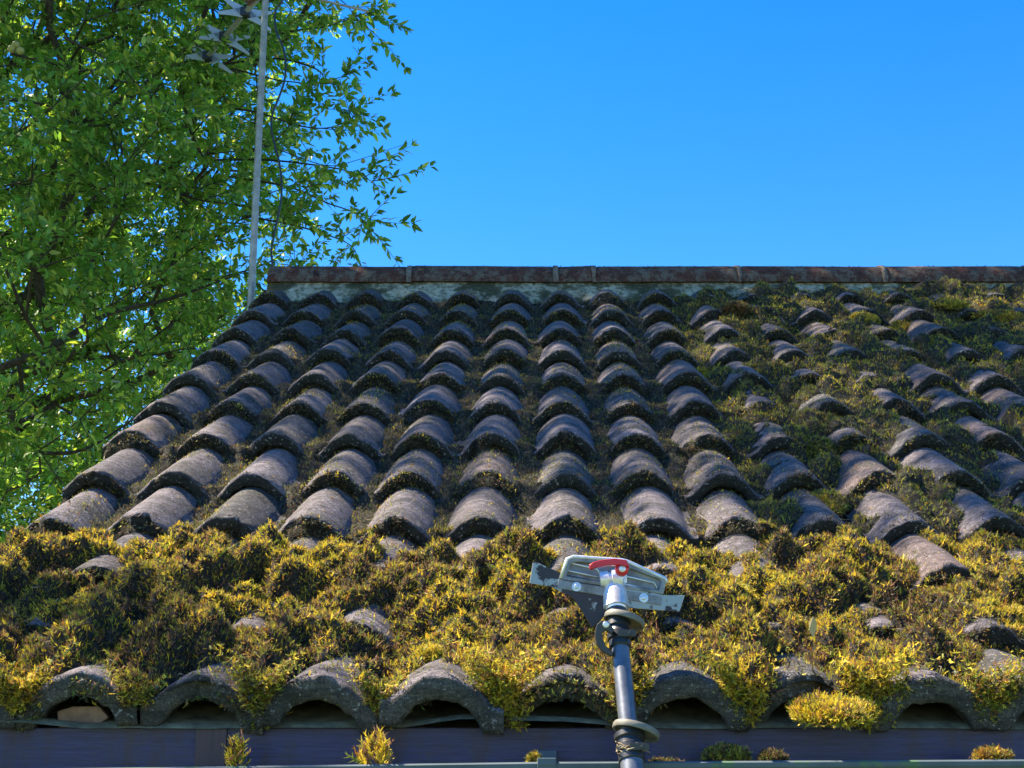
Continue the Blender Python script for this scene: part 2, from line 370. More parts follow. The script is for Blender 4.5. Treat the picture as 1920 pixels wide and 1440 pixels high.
# ridge: mortar bedding and separate ridge tiles
RY=5.50; RZ=1.962
def jx(px,Y=RY): return unproj(px,514,Y)[0]
mb=MB()
xs=np.linspace(jx(514),XR+.1,420); V=[];Fq=[]
pr=[(-.235,-.12),(-.19,-.055),(-.155,-.012),(-.125,.02),(-.112,.045),(-.09,.06),(.09,.06),(.15,0),(.235,-.12)]
for i,x in enumerate(xs):
    for j,(a,b) in enumerate(pr):
        n=(fbm(x*12,j*1.3,21,4)-.5)
        V.append((x,RY+a+n*.022,RZ+b+n*.03+(fbm(x*30,j*2.,22,3)-.5)*.012))
    if i:
        for j in range(len(pr)-1): a=(i-1)*len(pr)+j; Fq.append((a,a+len(pr),a+len(pr)+1,a+1))
child(link_mesh('ridge_mortar',np.array(V),np.array(Fq),M_mortar),roof)
M_jm=mat('buff_joint_mortar',rough=.95,build=lambda t,b:t.links.new(ramp(t,noise(t,60,6,.7),[(.35,(.06,.04,.03)),(.7,(.26,.20,.15))]),b.inputs['Base Color']))
joints=[512,771,1040,1110,1377,1643,1910,2180,2450,2720]
for a_,b_ in zip(joints[:-1],joints[1:]):
    x0=jx(a_)+(.004 if a_!=512 else 0); x1=jx(b_)-.004
    V=[];Fq=[]; nx=26; arc=[(.128,-.035),(.126,.0)]
    ang=np.linspace(0,math.pi,15)
    ring=[(-.118,.033),(-.132,.034),(-.133,.048),(-.12,.085),(-.10,.112),(-.06,.131),(0,.138),(.06,.131),(.10,.112),(.12,.085),(.133,.04),(.118,.033)]
    dz=rng.normal()*.0015; tl=rng.normal()*.003
    for i in range(nx):
        f=i/(nx-1); x=x0+(x1-x0)*f
        for j,(a,b) in enumerate(ring):
            n=(fbm(x*25,j*.9,33,4)-.5)*.007; e=(.003 if i in(0,nx-1) else 0)
            V.append((x,RY+a*(1-e*3)+n,RZ+b+n*.8-e+dz+tl*(f-.5)))
        if i:
            for j in range(len(ring)-1): a=(i-1)*len(ring)+j; Fq.append((a,a+1,a+len(ring)+1,a+len(ring)))
    Fq=[tuple(f)[::-1] for f in Fq]; Fq.append(tuple(range(len(ring)))); Fq.append(tuple((nx-1)*len(ring)+j for j in range(len(ring)))[::-1])
    o=link_mesh('ridge_tile',np.array(V),Fq,M_ridge); o.data.set_sharp_from_angle(angle=R(50)); child(o,roof)
mb=MB()
for px in joints[1:-1]:
    x=jx(px); 
    ring=[(-.137,.030),(-.139,.048),(-.127,.087),(-.105,.116),(-.06,.135),(0,.142),(.06,.135),(.127,.087),(.137,.04)]
    n=len(ring); V=[(x+s*(.004+.010*fbm(x*9,j*1.,3,2)),RY+a,RZ+b) for s in (-1,1) for j,(a,b) in enumerate(ring)]
    mb=MB(); mb.add(V,[(j,j+n,j+1+n,j+1) for j in range(n-1)]+[tuple(range(n)),tuple(range(n,2*n))[::-1]])
    child(mb.build('joint_mortar',M_jm,smooth=True),roof)

# fascia, joint strip, felt, walls
fy=2.272
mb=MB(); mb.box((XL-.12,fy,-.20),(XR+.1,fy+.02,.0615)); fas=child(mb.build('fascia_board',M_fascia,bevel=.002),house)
a=unproj(367,1400,fy)[0]; b=unproj(425,1400,fy)[0]
mb=MB(); mb.box((a,fy-.005,-.2),(b,fy-.0005,.0595)); child(mb.build('joint_strip',M_strip,bevel=.0012),fas)
V=[];Fq=[]
xs=np.linspace(XL,XR,500)
for i,x in enumerate(xs):
    w1=(fbm(x*6,2.,51,4)-.5); w2=max(0,fbm(x*2.3,7.,52,3)-.60)*.11
    V+= [(x,fy-.012-w2,.060+.006*w1+w2*.6),(x,fy-.004-w2*.5,.0665+.006*w1+w2*.7),(x,fy+.05,.079+.008*w1),(x,fy+.33,.20)]
    if i:
        for j in range(3): k=(i-1)*4+j; Fq.append((k,k+4,k+5,k+1))
child(link_mesh('felt_underlay',np.array(V),np.array(Fq),M_felt),roof)
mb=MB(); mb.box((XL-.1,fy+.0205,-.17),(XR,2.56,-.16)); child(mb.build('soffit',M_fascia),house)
wy0,wy1=2.56,2*5.47-2.56
mb=MB(); mb.box((XL+.04,wy0,-2.3),(XR,wy0+.25,-.02)); mb.box((XL+.04,wy1-.25,-2.3),(XR,wy1,-.02))
for X in (XL+.045,XR-.26):
    g=[(wy0+.255,-2.3),(wy1-.255,-2.3),(wy1-.255,.05),(wy1-.5,.22),(5.47,1.70),(wy0+.5,.22),(wy0+.255,.05)]
    n=len(g); V=[(X+s*.25,a,b) for s in (0,1) for a,b in g]; mb.add(V,[tuple(range(n))[::-1],tuple(range(n,2*n))]+[(i,(i+1)%n,(i+1)%n+n,i+n) for i in range(n)])
child(mb.build('wall',M_brick),house)

# gutter
def gz(x): return float(np.interp(x,[-1.3,-.56,.04,.83,3.6],[-.011,-.003,.005,.009,.022]))
gy=2.205; gr=.052
gx0=XL-.1; gx1=XR
V=[];Fq=[]
ring=[(gy+gr*math.cos(a),gr*math.sin(a)) for a in np.linspace(math.pi,2*math.pi,17)]
ring=[(gy-gr-.004,-.008),(gy-gr-.005,-.001),(gy-gr-.001,.0015),(gy-gr+.003,-.001)]+ [(gy+(gr-.003)*math.cos(a),(gr-.003)*math.sin(a)) for a in np.linspace(math.pi,2*math.pi,17)]+[(gy+gr,.0)]+ring[::-1]
n=len(ring)
GX=[gx0,-.56,.04,.83,gx1]; V=[(x,a,b+gz(x)) for x in GX for a,b in ring]
Fq=[(i+k*n,(i+1)%n+k*n,(i+1)%n+n+k*n,i+n+k*n) for k in range(4) for i in range(n)]
gut=link_mesh('gutter',np.array(V),Fq,M_gutter); gut.data.set_sharp_from_angle(angle=R(45)); child(gut,house)
for px in (1025,2600,-700):
    x=unproj(px,1424,gy-gr)[0]; V=[]; h=.0145; ro=gr+.008
    out=[(gy-ro,.004)]+[(gy+ro*math.cos(a),ro*math.sin(a)) for a in np.linspace(math.pi,2*math.pi,15)]
    inn=[(gy+(gr+.0008)*math.cos(a),(gr+.0008)*math.sin(a)) for a in np.linspace(2*math.pi,math.pi,15)]+[(gy-gr-.0055,.004)]
    rg=out+inn; n=len(rg); z=gz(x)
    V=[(x+s*h,a,b+z+.002) for s in(-1,1) for a,b in rg]; mb=MB(); mb.add(V,[(i,(i+1)%n,(i+1)%n+n,i+n) for i in range(n)]+[(i,n-1-i-0,n-2-i,i+1) for i in range(n//2-1)]+[(i+1+n,n-2-i+n,n-1-i+n,i+n) for i in range(n//2-1)])
    mb.box((x-h,gy-ro-.001,z-.004),(x+h,gy-gr+.012,z+.0075))
    mb.box((x-h*1.3,gy+gr+.001,z-.05),(x+h*1.3,fy-.0005,z+.02))
    child(mb.build('gutter_bracket',M_gutter,bevel=.0015),gut)

# ---------------------------------------------------------------- ground
me=MB(); me.add([(-400,-400,-2.3),(400,-400,-2.3),(400,600,-2.3),(-400,600,-2.3)],[(0,1,2,3)])
tag(me.build('ground',M_ground),kind='structure')

# ---------------------------------------------------------------- moss
def frond_templates():
    out=[]
    for s in range(6):
        r=np.random.default_rng(s+50); V=[];Fs=[]
        # spine: 3 narrow bent quads as tris
        bend=r.uniform(.3,1.0); w0=.12
        sp=[(0,0,0),(.35,0,bend*.10),(.7,0,bend*.32),(1.0,0,bend*.75)]
        for i,(x,y,z) in enumerate(sp[:-1]): ww=w0*(1-.22*i); V+=[(x,-ww,z),(x,ww,z)]
        V.append(sp[-1]); Fs+=[(0,1,3),(0,3,2),(2,3,5),(2,5,4),(4,5,6)]
        for k in range(6):
            f=.18+.13*k+r.uniform(-.03,.03); side=1 if k%2 else -1; L=r.uniform(.38,.62)*(1-.35*f)
            z=bend*f*f*.7; b=len(V); a=r.uniform(.5,1.0); 
            V+=[(f-.07,0,z),(f+.08,0,z),(f+L*math.cos(a),side*L*math.sin(a),z+r.uniform(-.02,.22))]
            Fs.append((b,b+1,b+2) if side>0 else (b+1,b,b+2))
        out.append((np.array(V),np.array(Fs)))
    return out
FT=frond_templates()
def place(templates,pos,dirn,upv,size,col,width=None,vary=.12):
    """many small copies of a few shapes in one mesh"""
    VV=[];QQ=[];KK=[];base=0; which=rng.integers(0,len(templates),len(pos))
    d=dirn/np.linalg.norm(dirn,axis=1,keepdims=True); s=np.cross(upv,d); s/=np.maximum(np.linalg.norm(s,axis=1,keepdims=True),1e-6); n=np.cross(d,s)
    wd=size if width is None else width
    for k,(tv,tf) in enumerate(templates):
        m=which==k; c=int(m.sum())
        if not c: continue
        X=pos[m][:,None]+d[m][:,None]*(tv[None,:,0:1]*size[m][:,None,None])+s[m][:,None]*(tv[None,:,1:2]*wd[m][:,None,None])+n[m][:,None]*(tv[None,:,2:3]*size[m][:,None,None])
        VV.append(X.reshape(-1,3)); q=tf[None]+(np.arange(c)*len(tv))[:,None,None]+base; QQ.append(q.reshape(-1,3)); base+=c*len(tv)
        shade=1+.5*vary*(tv[:,0]-.5)                   # tips a little paler than the base, as new growth is
        KK.append((col[m][:,None]*shade[None,:,None]).reshape(-1,3))
    return np.concatenate(VV),np.concatenate(QQ),np.concatenate(KK)
YEL=np.array([.72,.55,.05]); OLV=np.array([.31,.31,.045]); GRN=np.array([.17,.21,.035]); BRN=np.array([.26,.145,.075]); DRK=np.array([.038,.034,.016]); ORG=np.array([.38,.18,.03]); GRY=np.array([.14,.135,.09])
def pick(n,w):
    cols=np.array([YEL,OLV,GRN,BRN,DRK,ORG,GRY]); w=np.array(w,float); 
    if w.ndim==1: w=np.tile(w,(n,1))
    w=w/w.sum(1,keepdims=True); c=np.cumsum(w,1); r=rng.random(n)[:,None]; i=(r>c).sum(1); i=np.clip(i,0,6)
    return cols[i]*rng.uniform(.75,1.25,(n,1))*rng.uniform(.92,1.08,(n,3))
# bed
gu=np.arange(UL-.36,UR-1.5,.05); gv=np.arange(-3.0,8.62,.035)
U,W=np.meshgrid(gu,gv); mm=moss(U,W); mm=np.maximum(mm,ht(U,W)-.02)
sk=np.clip((W+3.0)/.10,0,1); mm=mm*sk+(ht(U,W)-.012)*(1-sk)
Vb=roofp(U,W,mm).reshape(-1,3); r_,c_=U.shape; i=np.arange(r_-1)[:,None]*c_+np.arange(c_-1)[None,:]
Qb=np.stack([i,i+1,i+c_+1,i+c_],-1).reshape(-1,4)
moss_bed=link_mesh('roof_moss',Vb,Qb,M_bed); tag(moss_bed,'thick blanket of yellow and brown moss growing over the roof tiles','moss',kind='stuff')
PV=[];PQ=[];PK=[];pb=0
def addf(r):
    global pb
    PV.append(r[0]);PQ.append(r[1]+pb);PK.append(r[2]);pb+=len(r[0])
def normals(u,v): t=tang(v); return np.stack([0*u,-t[...,1],t[...,0]],-1),np.stack([0*u,t[...,0],t[...,1]],-1)
def scatter(n,ulo,uhi,vlo,vhi,size,colw,thr=.0,mode='fill',droop=.5):
    u=rng.uniform(ulo,uhi,n); v=rng.uniform(vlo,vhi,n)
    m=moss(u,v); hh=ht(u,v); e=.01; gx=(moss(u+e,v)-moss(u-e,v))/(2*e*P); gy_=(moss(u,v+e)-moss(u,v-e))/(2*e*G)
    if mode=='fill': k=m>hh+thr; h=m
    else: k=(thin(u,v)>thr)&(m<hh+.004); h=hh+.0005
    u,v,h,gx,gy_=[a[k] for a in (u,v,h,gx,gy_)]; nn,tt=normals(u,v); n=len(u)
    if mode!='fill': gx=gx*0;gy_=gy_*0
    p=roofp(u,v,h-.003)
    dirn=nn-np.clip(gx,-1.5,1.5)[:,None]*.7*np.array([1,0,0])-np.clip(gy_,-1.5,1.5)[:,None]*.7*tt-tt*droop+rng.normal(size=(n,3))*.85
    up=nn+rng.normal(size=(n,3))*.5; L=size*rng.uniform(.55,1.35,n)
    # colour families change from patch to patch
    a=fbm(u*1.6,v*1.6,101,3); b=fbm(u*3.1+9,v*3.1,131,3); wt=colw(u,v,a,b)
    return place(FT,p,dirn,up,L,pick(n,wt),L*.85)
def W_(*c): return np.stack([np.broadcast_to(x,c[0].shape) for x in c],-1)
def cw_band(u,v,a,b):
    y=np.clip((a-.40)*7,.15,1.9); l=fbm(u*3.1,v*3.4,11,3); y=y*np.clip((l-.30)*4,.25,1.5); y=y+.15; d=np.clip((.48-b)*6,0,1.6)+np.clip((.42-l)*8,0,2)
    return W_(1.9*y,1.1*y+.2,.35+0*y,.95+1.0*d,.15+1.6*d,.30*y,.05+0*y)
def cw_right(u,v,a,b):
    y=np.clip((a-.42)*9,.1,2.4); l=fbm(u*3.1,v*3.4,11,3); d=np.clip((.45-l)*9,0,1.6)
    return W_(1.0*y,1.6+.4*y,1.0+0*y,.45+.8*d,.15+1.0*d,.3*y,.5+.4*d)
def cw_pan(u,v,a,b): return W_(.05+0*a,.45+0*a,.35+0*a,.3+0*a,1.0+0*a,.06+0*a,1.5+0*a)
def cw_thin(u,v,a,b): return W_(.45+0*a,.9+0*a,.25+0*a,.2+0*a,.3+0*a,.4*np.clip((a-.4)*5,0,1.5),.4+0*a)
addf(scatter(230000,UL-.35,5.5,-3.02,.1,.0092,cw_band,.0,droop=.7))
addf(scatter(9000,UL-.35,5.5,-3.0,.1,.016,cw_band,.006,droop=.5))
addf(scatter(150000,2.0,11.5,.0,8.5,.0098,cw_right,.0))
addf(scatter(7000,2.2,11.5,.0,8.5,.017,cw_right,.004,droop=.2))
addf(scatter(170000,UL-.35,4,-.3,8.55,.0095,cw_pan,-.002,droop=.3))
addf(scatter(120000,UL-.35,11.5,-.4,8.5,.0070,cw_thin,.53,'thin',.6))
addf(scatter(16000,-5.2,5.5,-3.0,-.3,.010,cw_thin,.50,'thin',.6))
# fringe of moss hanging on the lower edges of the tiles
n=110000; u=rng.uniform(UL-.38,11.5,n); lv=rng.integers(-2,9,n).astype(float); hh=rng.uniform(0,1,n)
keep=fbm(u*3.7,lv*3.3,151,3)+.25*hh>.46; u,lv,hh=u[keep],lv[keep],hh[keep]; n=len(u)
top=-H*(1-shape(u-np.round(u))); p=roofp(u,lv-.012+.006*rng.normal(size=n)/G*.1,top-.001-.038*hh)
nn,tt=normals(u,lv); dirn=-tt*.8-nn*.5*hh[:,None]+nn*.25*(1-hh[:,None])+rng.normal(size=(n,3))*.5
L=.0085*rng.uniform(.5,1.4,n)
wt=np.tile([.01,.08,.12,.40,2.0,.04,1.1],(n,1)); pz=(fbm(u*1.3,lv*2.1,211,2)>.55); wt[:,1]+=(hh<.3)*pz*1.8; wt[:,0]+=(hh<.3)*pz*.8; wt[:,5]+=(hh<.25)*pz*.5
addf(place(FT,p,dirn,nn+rng.normal(size=(n,3))*.4,L,pick(n,wt),L))
# fringe on the eaves lips
n=5200; u=rng.uniform(-5.2,5.5,n); hh=rng.random(n); keep=fbm(u*3.1,hh*1.0+4,171,3)>.50; u,hh=u[keep],hh[keep]; n=len(u)
p=roofp(u,-3.016+0*u,-.050*(1-shape(u-np.round(u)))-.003-.040*hh); nn,tt=normals(u,0*u-3); L=.009*rng.uniform(.4,1.4,n)
addf(place(FT,p,-tt*.7-nn*.5+rng.normal(size=(n,3))*.5,nn+rng.normal(size=(n,3))*.4,L,pick(n,[.15,.6,.6,.5,1.2,.08,1.0]),L))
# moss spilling over the eaves in the pans
for c in range(-5,6):
    for spill,ln in (({-4:.9,-3:.35,-2:1.0,-1:.5,0:1.4,1:.5,2:.9,3:1.2,4:.9}.get(c,.6),.013),):
        n=int(2300*spill); q_=rng.random(n); uc=c-.5+rng.normal(size=n)*(.07+.10*q_)*(.6+.4*spill)+.03*rng.normal(); hh=(1-q_)*(.008+.032*spill)*fbm(uc*6,0*uc+c,311,2)*1.7-.030*q_*spill
        p=roofp(uc,-3.035+.22*q_*rng.random(n),-.050*(1-shape(uc-np.round(uc)))+.012-hh); nn,tt=normals(uc,0*uc-3); L=ln*rng.uniform(.4,1.2,n)
        addf(place(FT,p,-tt*.8-nn*.35+nn*.6*rng.random((n,1))+rng.normal(size=(n,3))*.5,nn+rng.normal(size=(n,3))*.4,L,pick(n,[2.2 if c in(0,-4,2,3) else .7,1,.4,.6,.5,.8 if c in (0,-4) else .2,.1]),L*.9))
n=5200; x=rng.uniform(jx(520),XR,n); kk=fbm(x*7,0*x,401,3); kp=(kk>.47); x=x[kp]; n=len(x); aa=rng.uniform(-.13,.05,n)
p=np.stack([x,RY+aa,RZ+.140*np.sqrt(np.clip(1-(aa/.145)**2,0,1))],-1); L=.009*rng.uniform(.4,1.2,n)
addf(place(FT,p,np.array([0,0,.5])+rng.normal(size=(n,3))*.7,np.array([0,0,1.])+rng.normal(size=(n,3))*.4,L,pick(n,[.1,.3,.1,.6,1.6,.3,.6]),L))
fv,fq,fk=np.concatenate(PV),np.concatenate(PQ),np.concatenate(PK)
fr=link_mesh('fronds',fv,fq,M_frond,moss_bed,False,fk); fr['kind']='stuff'

# loose dry bits of stalk and bark in the moss
n=420; u=rng.uniform(-5.5,5.5,n); v=rng.uniform(-2.9,.4,n); hh=np.maximum(moss(u,v),ht(u,v))+.004; p=roofp(u,v,hh); db=MB(); nn,tt=normals(u,v)
for i in range(n):
    d=np.array([rng.normal(),0,0])+tt[i]*rng.normal()+nn[i]*rng.normal()*.35; d/=np.linalg.norm(d); L=rng.uniform(.008,.032); k=rng.normal(size=3)*.15*L
    db.tube([p[i]-d*L*.5,p[i]+k,p[i]+d*L*.5],[.0007,.0009,.0004],4)
o=db.build('debris',M_straw,moss_bed,smooth=True); o['kind']='stuff'

# separate cushions of moss
def clump(name_label,px,py,rpx,w,where='roof',flat=.7,group=None,fl=.016,wide=1.0,h=0.0,sprig=False):
    if where=='roof':
        u,v=find_uv(px,py+rpx*.3,.0); u=np.array(u);v=np.array(v); c=roofp(u,v,max(float(moss(u,v)),float(ht(u,v)))-.006+h)
        nn,_=normals(np.array([float(u)]),np.array([float(v)])); nn=nn[0]
    else: c=unproj(px,py+rpx*.35,where); nn=np.array([0,-.25,.97])
    r=rpx*(c[1]*cp+c[2]*sp)/F
    e=empty('moss_clump',tuple(c),name_label,'moss clump',group)
    # lumpy cushion
    k1,k2=18,11; V=[];Fq=[]
    b=np.cross(nn,[1,0,0]); b/=np.linalg.norm(b); a=np.cross(b,nn)
    sd=int(rng.integers(1,999))
    subs=[np.zeros(3)]+[ (a*math.cos(g)*wide+b*math.sin(g))*r*rng.uniform(.35,.62) for g in rng.uniform(0,6.28,5)] if rpx>14 and not sprig else [np.zeros(3)]
    sr=[.75]+list(rng.uniform(.35,.6,5))
    def surf(th,ph):
        q=r*(.35+1.15*fbm(np.cos(th)*1.9+5,np.sin(th)*1.9+ph*2.2,sd,3))
        return (np.multiply.outer(np.cos(th)*np.sin(ph)*q*wide,a) if np.ndim(th)==0 else (np.cos(th)*np.sin(ph)*q*wide)[:,None]*a)+(np.sin(th)*np.sin(ph)*q)[...,None]*b+(np.cos(ph)*q*flat)[...,None]*nn
    for i in range(0):
        for j in range(k1): V.append(surf(np.array([j/k1*2*math.pi if j<k1/2 else (k1-j)/k1*2*math.pi]),np.array([i/(k2-1)*1.9]))[0]*np.array([1,1,1]) if False else surf(np.array([2*math.pi*j/k1]),np.array([.02+i/(k2-1)*1.9]))[0])
        if i:
            for j in range(k1): A=(i-1)*k1+j; B=(i-1)*k1+(j+1)%k1; Fq.append((A,A+k1,B+k1,B))
    for si,sb in enumerate(subs):
        b0_=len(V)
        for i in range(k2):
            for j in range(k1):
                V.append(surf(np.array([2*math.pi*j/k1]),np.array([.02+i/(k2-1)*1.9]))[0]*(sr[si] if len(subs)>1 else 1)+sb)
            if i:
                for j in range(k1): A=b0_+(i-1)*k1+j; B=b0_+(i-1)*k1+(j+1)%k1; Fq.append((A,A+k1,B+k1,B))
    if not sprig: link_mesh('cushion',np.array(V)*.9,Fq,M_bed,e)
    fl=min(fl,.011) if not sprig else fl; n=int(min(7000,max(500,60*(rpx*1.0)**1.35))) if not sprig else 90; th=rng.uniform(0,2*math.pi,n); ph=np.arccos(1-rng.random(n)*1.3); p=surf(th,ph); nr=p/np.linalg.norm(p,axis=1,keepdims=True)
    if len(subs)>1: si=rng.integers(0,6,n); p=p*np.array(sr)[si][:,None]+np.array(subs)[si]
    L=fl*rng.uniform(.5,1.3,n)
    fvv=place(FT,p*.92,nr*.8+nn*(.9 if sprig else .15)+rng.normal(size=(n,3))*(.35 if sprig else .8),nn+rng.normal(size=(n,3))*.5,L,pick(n,np.array(w,float)+np.array([0,.1,.1,.35,.35,.05,.05])*(0 if sprig else 1)),L*.85)
    link_mesh('fronds',fvv[0],fvv[1],M_frond,e,False,fvv[2])
    return e
gG='moss clumps lying in the gutter'
clump('large rounded brown-green moss ball sitting in the gutter',1355,1405,46,[.7,1.6,.6,1.2,.9,.3,.1],2.19,.62,gG,.008)
clump('small dark soil-brown moss lump just right of the big moss ball in the gutter',1452,1418,27,[.0,.3,.4,.8,2,.0,.4],2.18,.8,gG,.007)
clump('orange and yellow crumbled moss tuft at the far right end of the gutter',1860,1412,30,[1,.6,.1,1.0,.3,1.3,.1],2.18,.6,gG,.010,1.3)
clump('spiky yellow moss sprig standing in the gutter between the joint strip and the gutter bracket',704,1422,22,[1.6,.8,.1,.6,.1,.8,.0],2.18,1.6,gG,.024,1.0,0,True)
clump('thin upright yellow moss sprig beside the red-brown joint strip',443,1428,15,[1.6,.8,.1,.6,.2,.4,.0],2.18,2.2,gG,.022,.8,0,True)
clump('tiny yellow moss tuft poking up beside the gutter bracket',1001,1424,9,[1.6,.8,.1,.3,.2,.2,.0],2.18,1.,gG,.008)
clump('brown loose moss debris behind the pole in the gutter',1250,1432,32,[.2,.5,.2,1.4,1.4,.3,.2],2.18,.45,gG,.010,1.3)
gR='moss clumps standing up from the tiles'
clump('bright yellow moss cushion hanging over an eaves tile right of the pole',1560,1262,62,[3,1,.2,.3,.1,.5,.0],'roof',.5,gR,.014,1.5)
clump('bushy green moss mound between bare tiles at the edge of the mossy half',1530,792,48,[.1,1.2,1.6,.1,.6,.0,.8],'roof',.7,gR,.018)
clump('olive moss mound just below the bushy green one',1555,885,46,[.2,1.3,1.3,.2,.7,.1,.6],'roof',.6,gR,.018)
clump('small spiky orange-yellow moss tuft alone on the upper tiles',1318,660,24,[1.2,1,.1,.4,.2,1.6,.1],'roof',.9,gR,.018)
clump('pale yellow moss tuft beneath the ridge, left of a redder tuft',1622,577,28,[1.6,1.5,.5,.1,.2,.3,.2],'roof',.8,gR,.020)
clump('yellow and rust moss tuft under the ridge joint',1697,573,30,[1.8,1.2,.2,.4,.2,1.2,.1],'roof',.8,gR,.020)
clump('flat yellow moss patch under the ridge capping a dark roll',1775,565,27,[2.0,1.4,.3,.1,.3,.3,.1],'roof',.4,gR,.014,1.5)
clump('rusty gold moss patch under the ridge at the frame edge',1880,577,34,[1.4,1.0,.2,.6,.4,1.4,.1],'roof',.45,gR,.014,1.5)
clump('dark red-brown moss tuft just under the ridge',1377,572,26,[.0,.2,.1,2.0,1.4,.5,.1],'roof',.8,gR,.016)
clump('orange moss cushion beside a bare tile at the right edge',1862,893,28,[.9,.6,.1,.3,.2,2.2,.0],'roof',.5,gR,.010,1.4)
clump('round yellow-green moss cushion in the middle of the blanket',808,1200,26,[3,1,.5,.1,.0,.1,.0],'roof',.7,gR,.010)
clump('dark bare clod of brown moss turned on its side right of the pole',1520,1130,44,[.0,.1,.1,1.0,3,.0,.2],'roof',.8,gR,.008,.8)

# odds and ends on the eaves
o=MB(); p=unproj(143,1345,2.29); o.prism([(-.028,-.016),(.035,-.018),(.055,-.006),(.04,.014),(-.004,.018),(-.030,.013)],-.006,.012)
tag(o.build('broken_tile_piece',M_terra,bevel=.002,M=Matrix.Translation(Vector(p))@Matrix.Rotation(R(-6),4,'Y')),'chipped terracotta fragment wedged under the leftmost eaves arch','tile fragment')
u,v=find_uv(1525,1212,.03); c=roofp(u,v,.045)
lf=[(0,0,0),(.006,.002,.014),(.007,0,.026),(.002,.001,.036),(-.005,.002,.027),(-.007,.0,.012)]
o=MB(); o.add([Vector(c)+Vector(q) for q in lf]+[Vector(c)+Vector((q[0],q[1]+.0008,q[2])) for q in lf],[(0,1,2,3,4,5),(11,10,9,8,7,6)])
tag(o.build('dead_leaf',M_dry),'small pale dry leaf stuck upright in the moss above the yellow cushion','dead leaf')

# ---------------------------------------------------------------- moss scraper on its pole
top=unproj(1152,1108,2.262); bot=unproj(1190,1475,2.105); ax=(top-bot); AL=np.linalg.norm(ax); ax/=AL
scr=empty('moss_scraper',tuple(unproj(1152,1108,2.262)),'aluminium scraper head with a red lever on a grey telescopic pole, resting on the moss','roof scraper')
def on(px,py):  # point on the pole axis at image height py
    lo,hi=-2.,AL+.5
    for _ in range(40):
        m=(lo+hi)/2
        if proj(bot+ax*m)[1]>py: lo=m
        else: hi=m
    return bot+ax*m
mid=on(0,1165); low=on(0,1372)
m=MB(); m.tube([bot-ax*.9,low-ax*.012],.0185,24); child(m.build('lower_tube',M_pole,smooth=False,angle=40),scr)
m=MB(); m.tube([low-ax*.01,mid],.0147,24); child(m.build('middle_tube',M_pole,angle=40),scr)
m=MB(); m.tube([mid,on(0,1112)],.0166,24); child(m.build('upper_tube',M_poledark,angle=40),scr)
for (c,ro,ri) in ((low,.0375,.0190),(mid,.0345,.0168)):
    tilt=ax+np.array([.30,-.22,.0]); tilt/=np.linalg.norm(tilt)
    m=MB(); m.lathe(c+ax*.004+np.array([.012,0,0]),tilt,[(-.002,ri*.9),(-.002,ro*.84),(-.007,ro*.88),(-.0072,ro*.97),(-.005,ro),(.0005,ro),(.0025,ro*.97),(.003,ro*.86),(.0015,ro*.80),(.002,ri+.002),(.006,ri+.001),(.006,ri-.001)],40)
    fl=child(m.build('collar_flange',M_rubber,angle=40),scr); fl.location=(0.006,0,0) if False else fl.location
    m=MB(); m.lathe(c-ax*.036,ax,[(0,ri*.98),(.001,ri*1.16),(.010,ri*1.2),(.012,ri*1.10),(.020,ri*1.10),(.022,ri*1.28),(.030,ri*1.28),(.031,ri)],28)
    m.lathe(c-ax*.052,ax,[(0,ri*.95),(.002,ri*1.08),(.012,ri*1.10),(.014,ri*.95)],28)
    cl=child(m.build('clamp_sleeve',M_black,angle=40),scr)
    m=MB(); q=c-ax*.026+np.array([.0,-ri*1.28,0]); m.box(q-np.array([.004,.004,.005]),q+np.array([.026,.007,.006])); m.lathe(q+np.array([.016,-.004,0]),(0,-1,0),[(0,.0035),(.002,.0035)],6)
    child(m.build('clamp_bolt',M_black,bevel=.001),cl)
# lever of the upper clamp
def img3(px,py,Y): return unproj(px,py,Y)
Y0=2.20
pts=[(1152,1182),(1140,1166),(1127,1164),(1118,1172),(1115,1190),(1118,1208),(1128,1222),(1146,1232),(1150,1225),(1136,1212),(1129,1198),(1129,1188),(1136,1182),(1146,1190)]
c0=unproj(1135,1195,Y0); poly=[]
for (a,b) in pts: w_=unproj(a,b,Y0); poly.append((w_[0],w_[2]))
m=MB(); m.prism(poly,Y0-.008,Y0+.008); lev=child(m.build('clamp_lever',M_black,bevel=.0015),scr)
m=MB(); c=unproj(1136,1171,Y0-.008); m.lathe(c,(0,-1,0),[(0,.0055),(.002,.0055),(.003,.004)],12); child(m.build('lever_bolt',M_bolt,angle=30),lev)
# head: local frame, x along the blade, z up the plate, y away
hc=Vector(unproj(1148,1085,2.262)); HM=Matrix.Translation(hc)@Matrix.Rotation(R(9.5),4,'Y')@Matrix.Rotation(R(-4),4,'X')@Matrix.Translation((0,0,-.004))
k=2.26/F*1.0
def rr(poly,M_=HM): return poly
plate=[(-.088,-.020),(-.082,.030),(-.072,.037),(.012,.049),(.020,.048),(.088,.024),(.092,.018),(.090,-.014)]
plate=[(x*.98,z*.72) for x,z in plate]
m=MB(); 
inner=[(x*.90,(z-.012)*.66+.011) for x,z in plate]
n=len(plate); V=[(x,-.010,z) for x,z in plate]+[(x,-.010,z) for x,z in inner]+[(x,-.002,z) for x,z in inner]+[(x,.006,z) for x,z in plate]
Fs=[]
for i in range(n):
    j=(i+1)%n; Fs+=[(i,j,j+n,i+n),(i+n,j+n,j+2*n,i+2*n),(i+3*n,j+3*n,j,i)]
Fs+=[tuple(range(2*n,3*n)),tuple(range(3*n,4*n))[::-1]]
m.add(V,Fs); head=child(m.build('head_bracket',M_grey,M=HM,bevel=.0018),scr)
m=MB(); tp=[(-.0865,-.012),(-.0805,.0225),(-.071,.0285),(.012,.0365),(.020,.0358),(.088,.0175),(.0915,.010)]
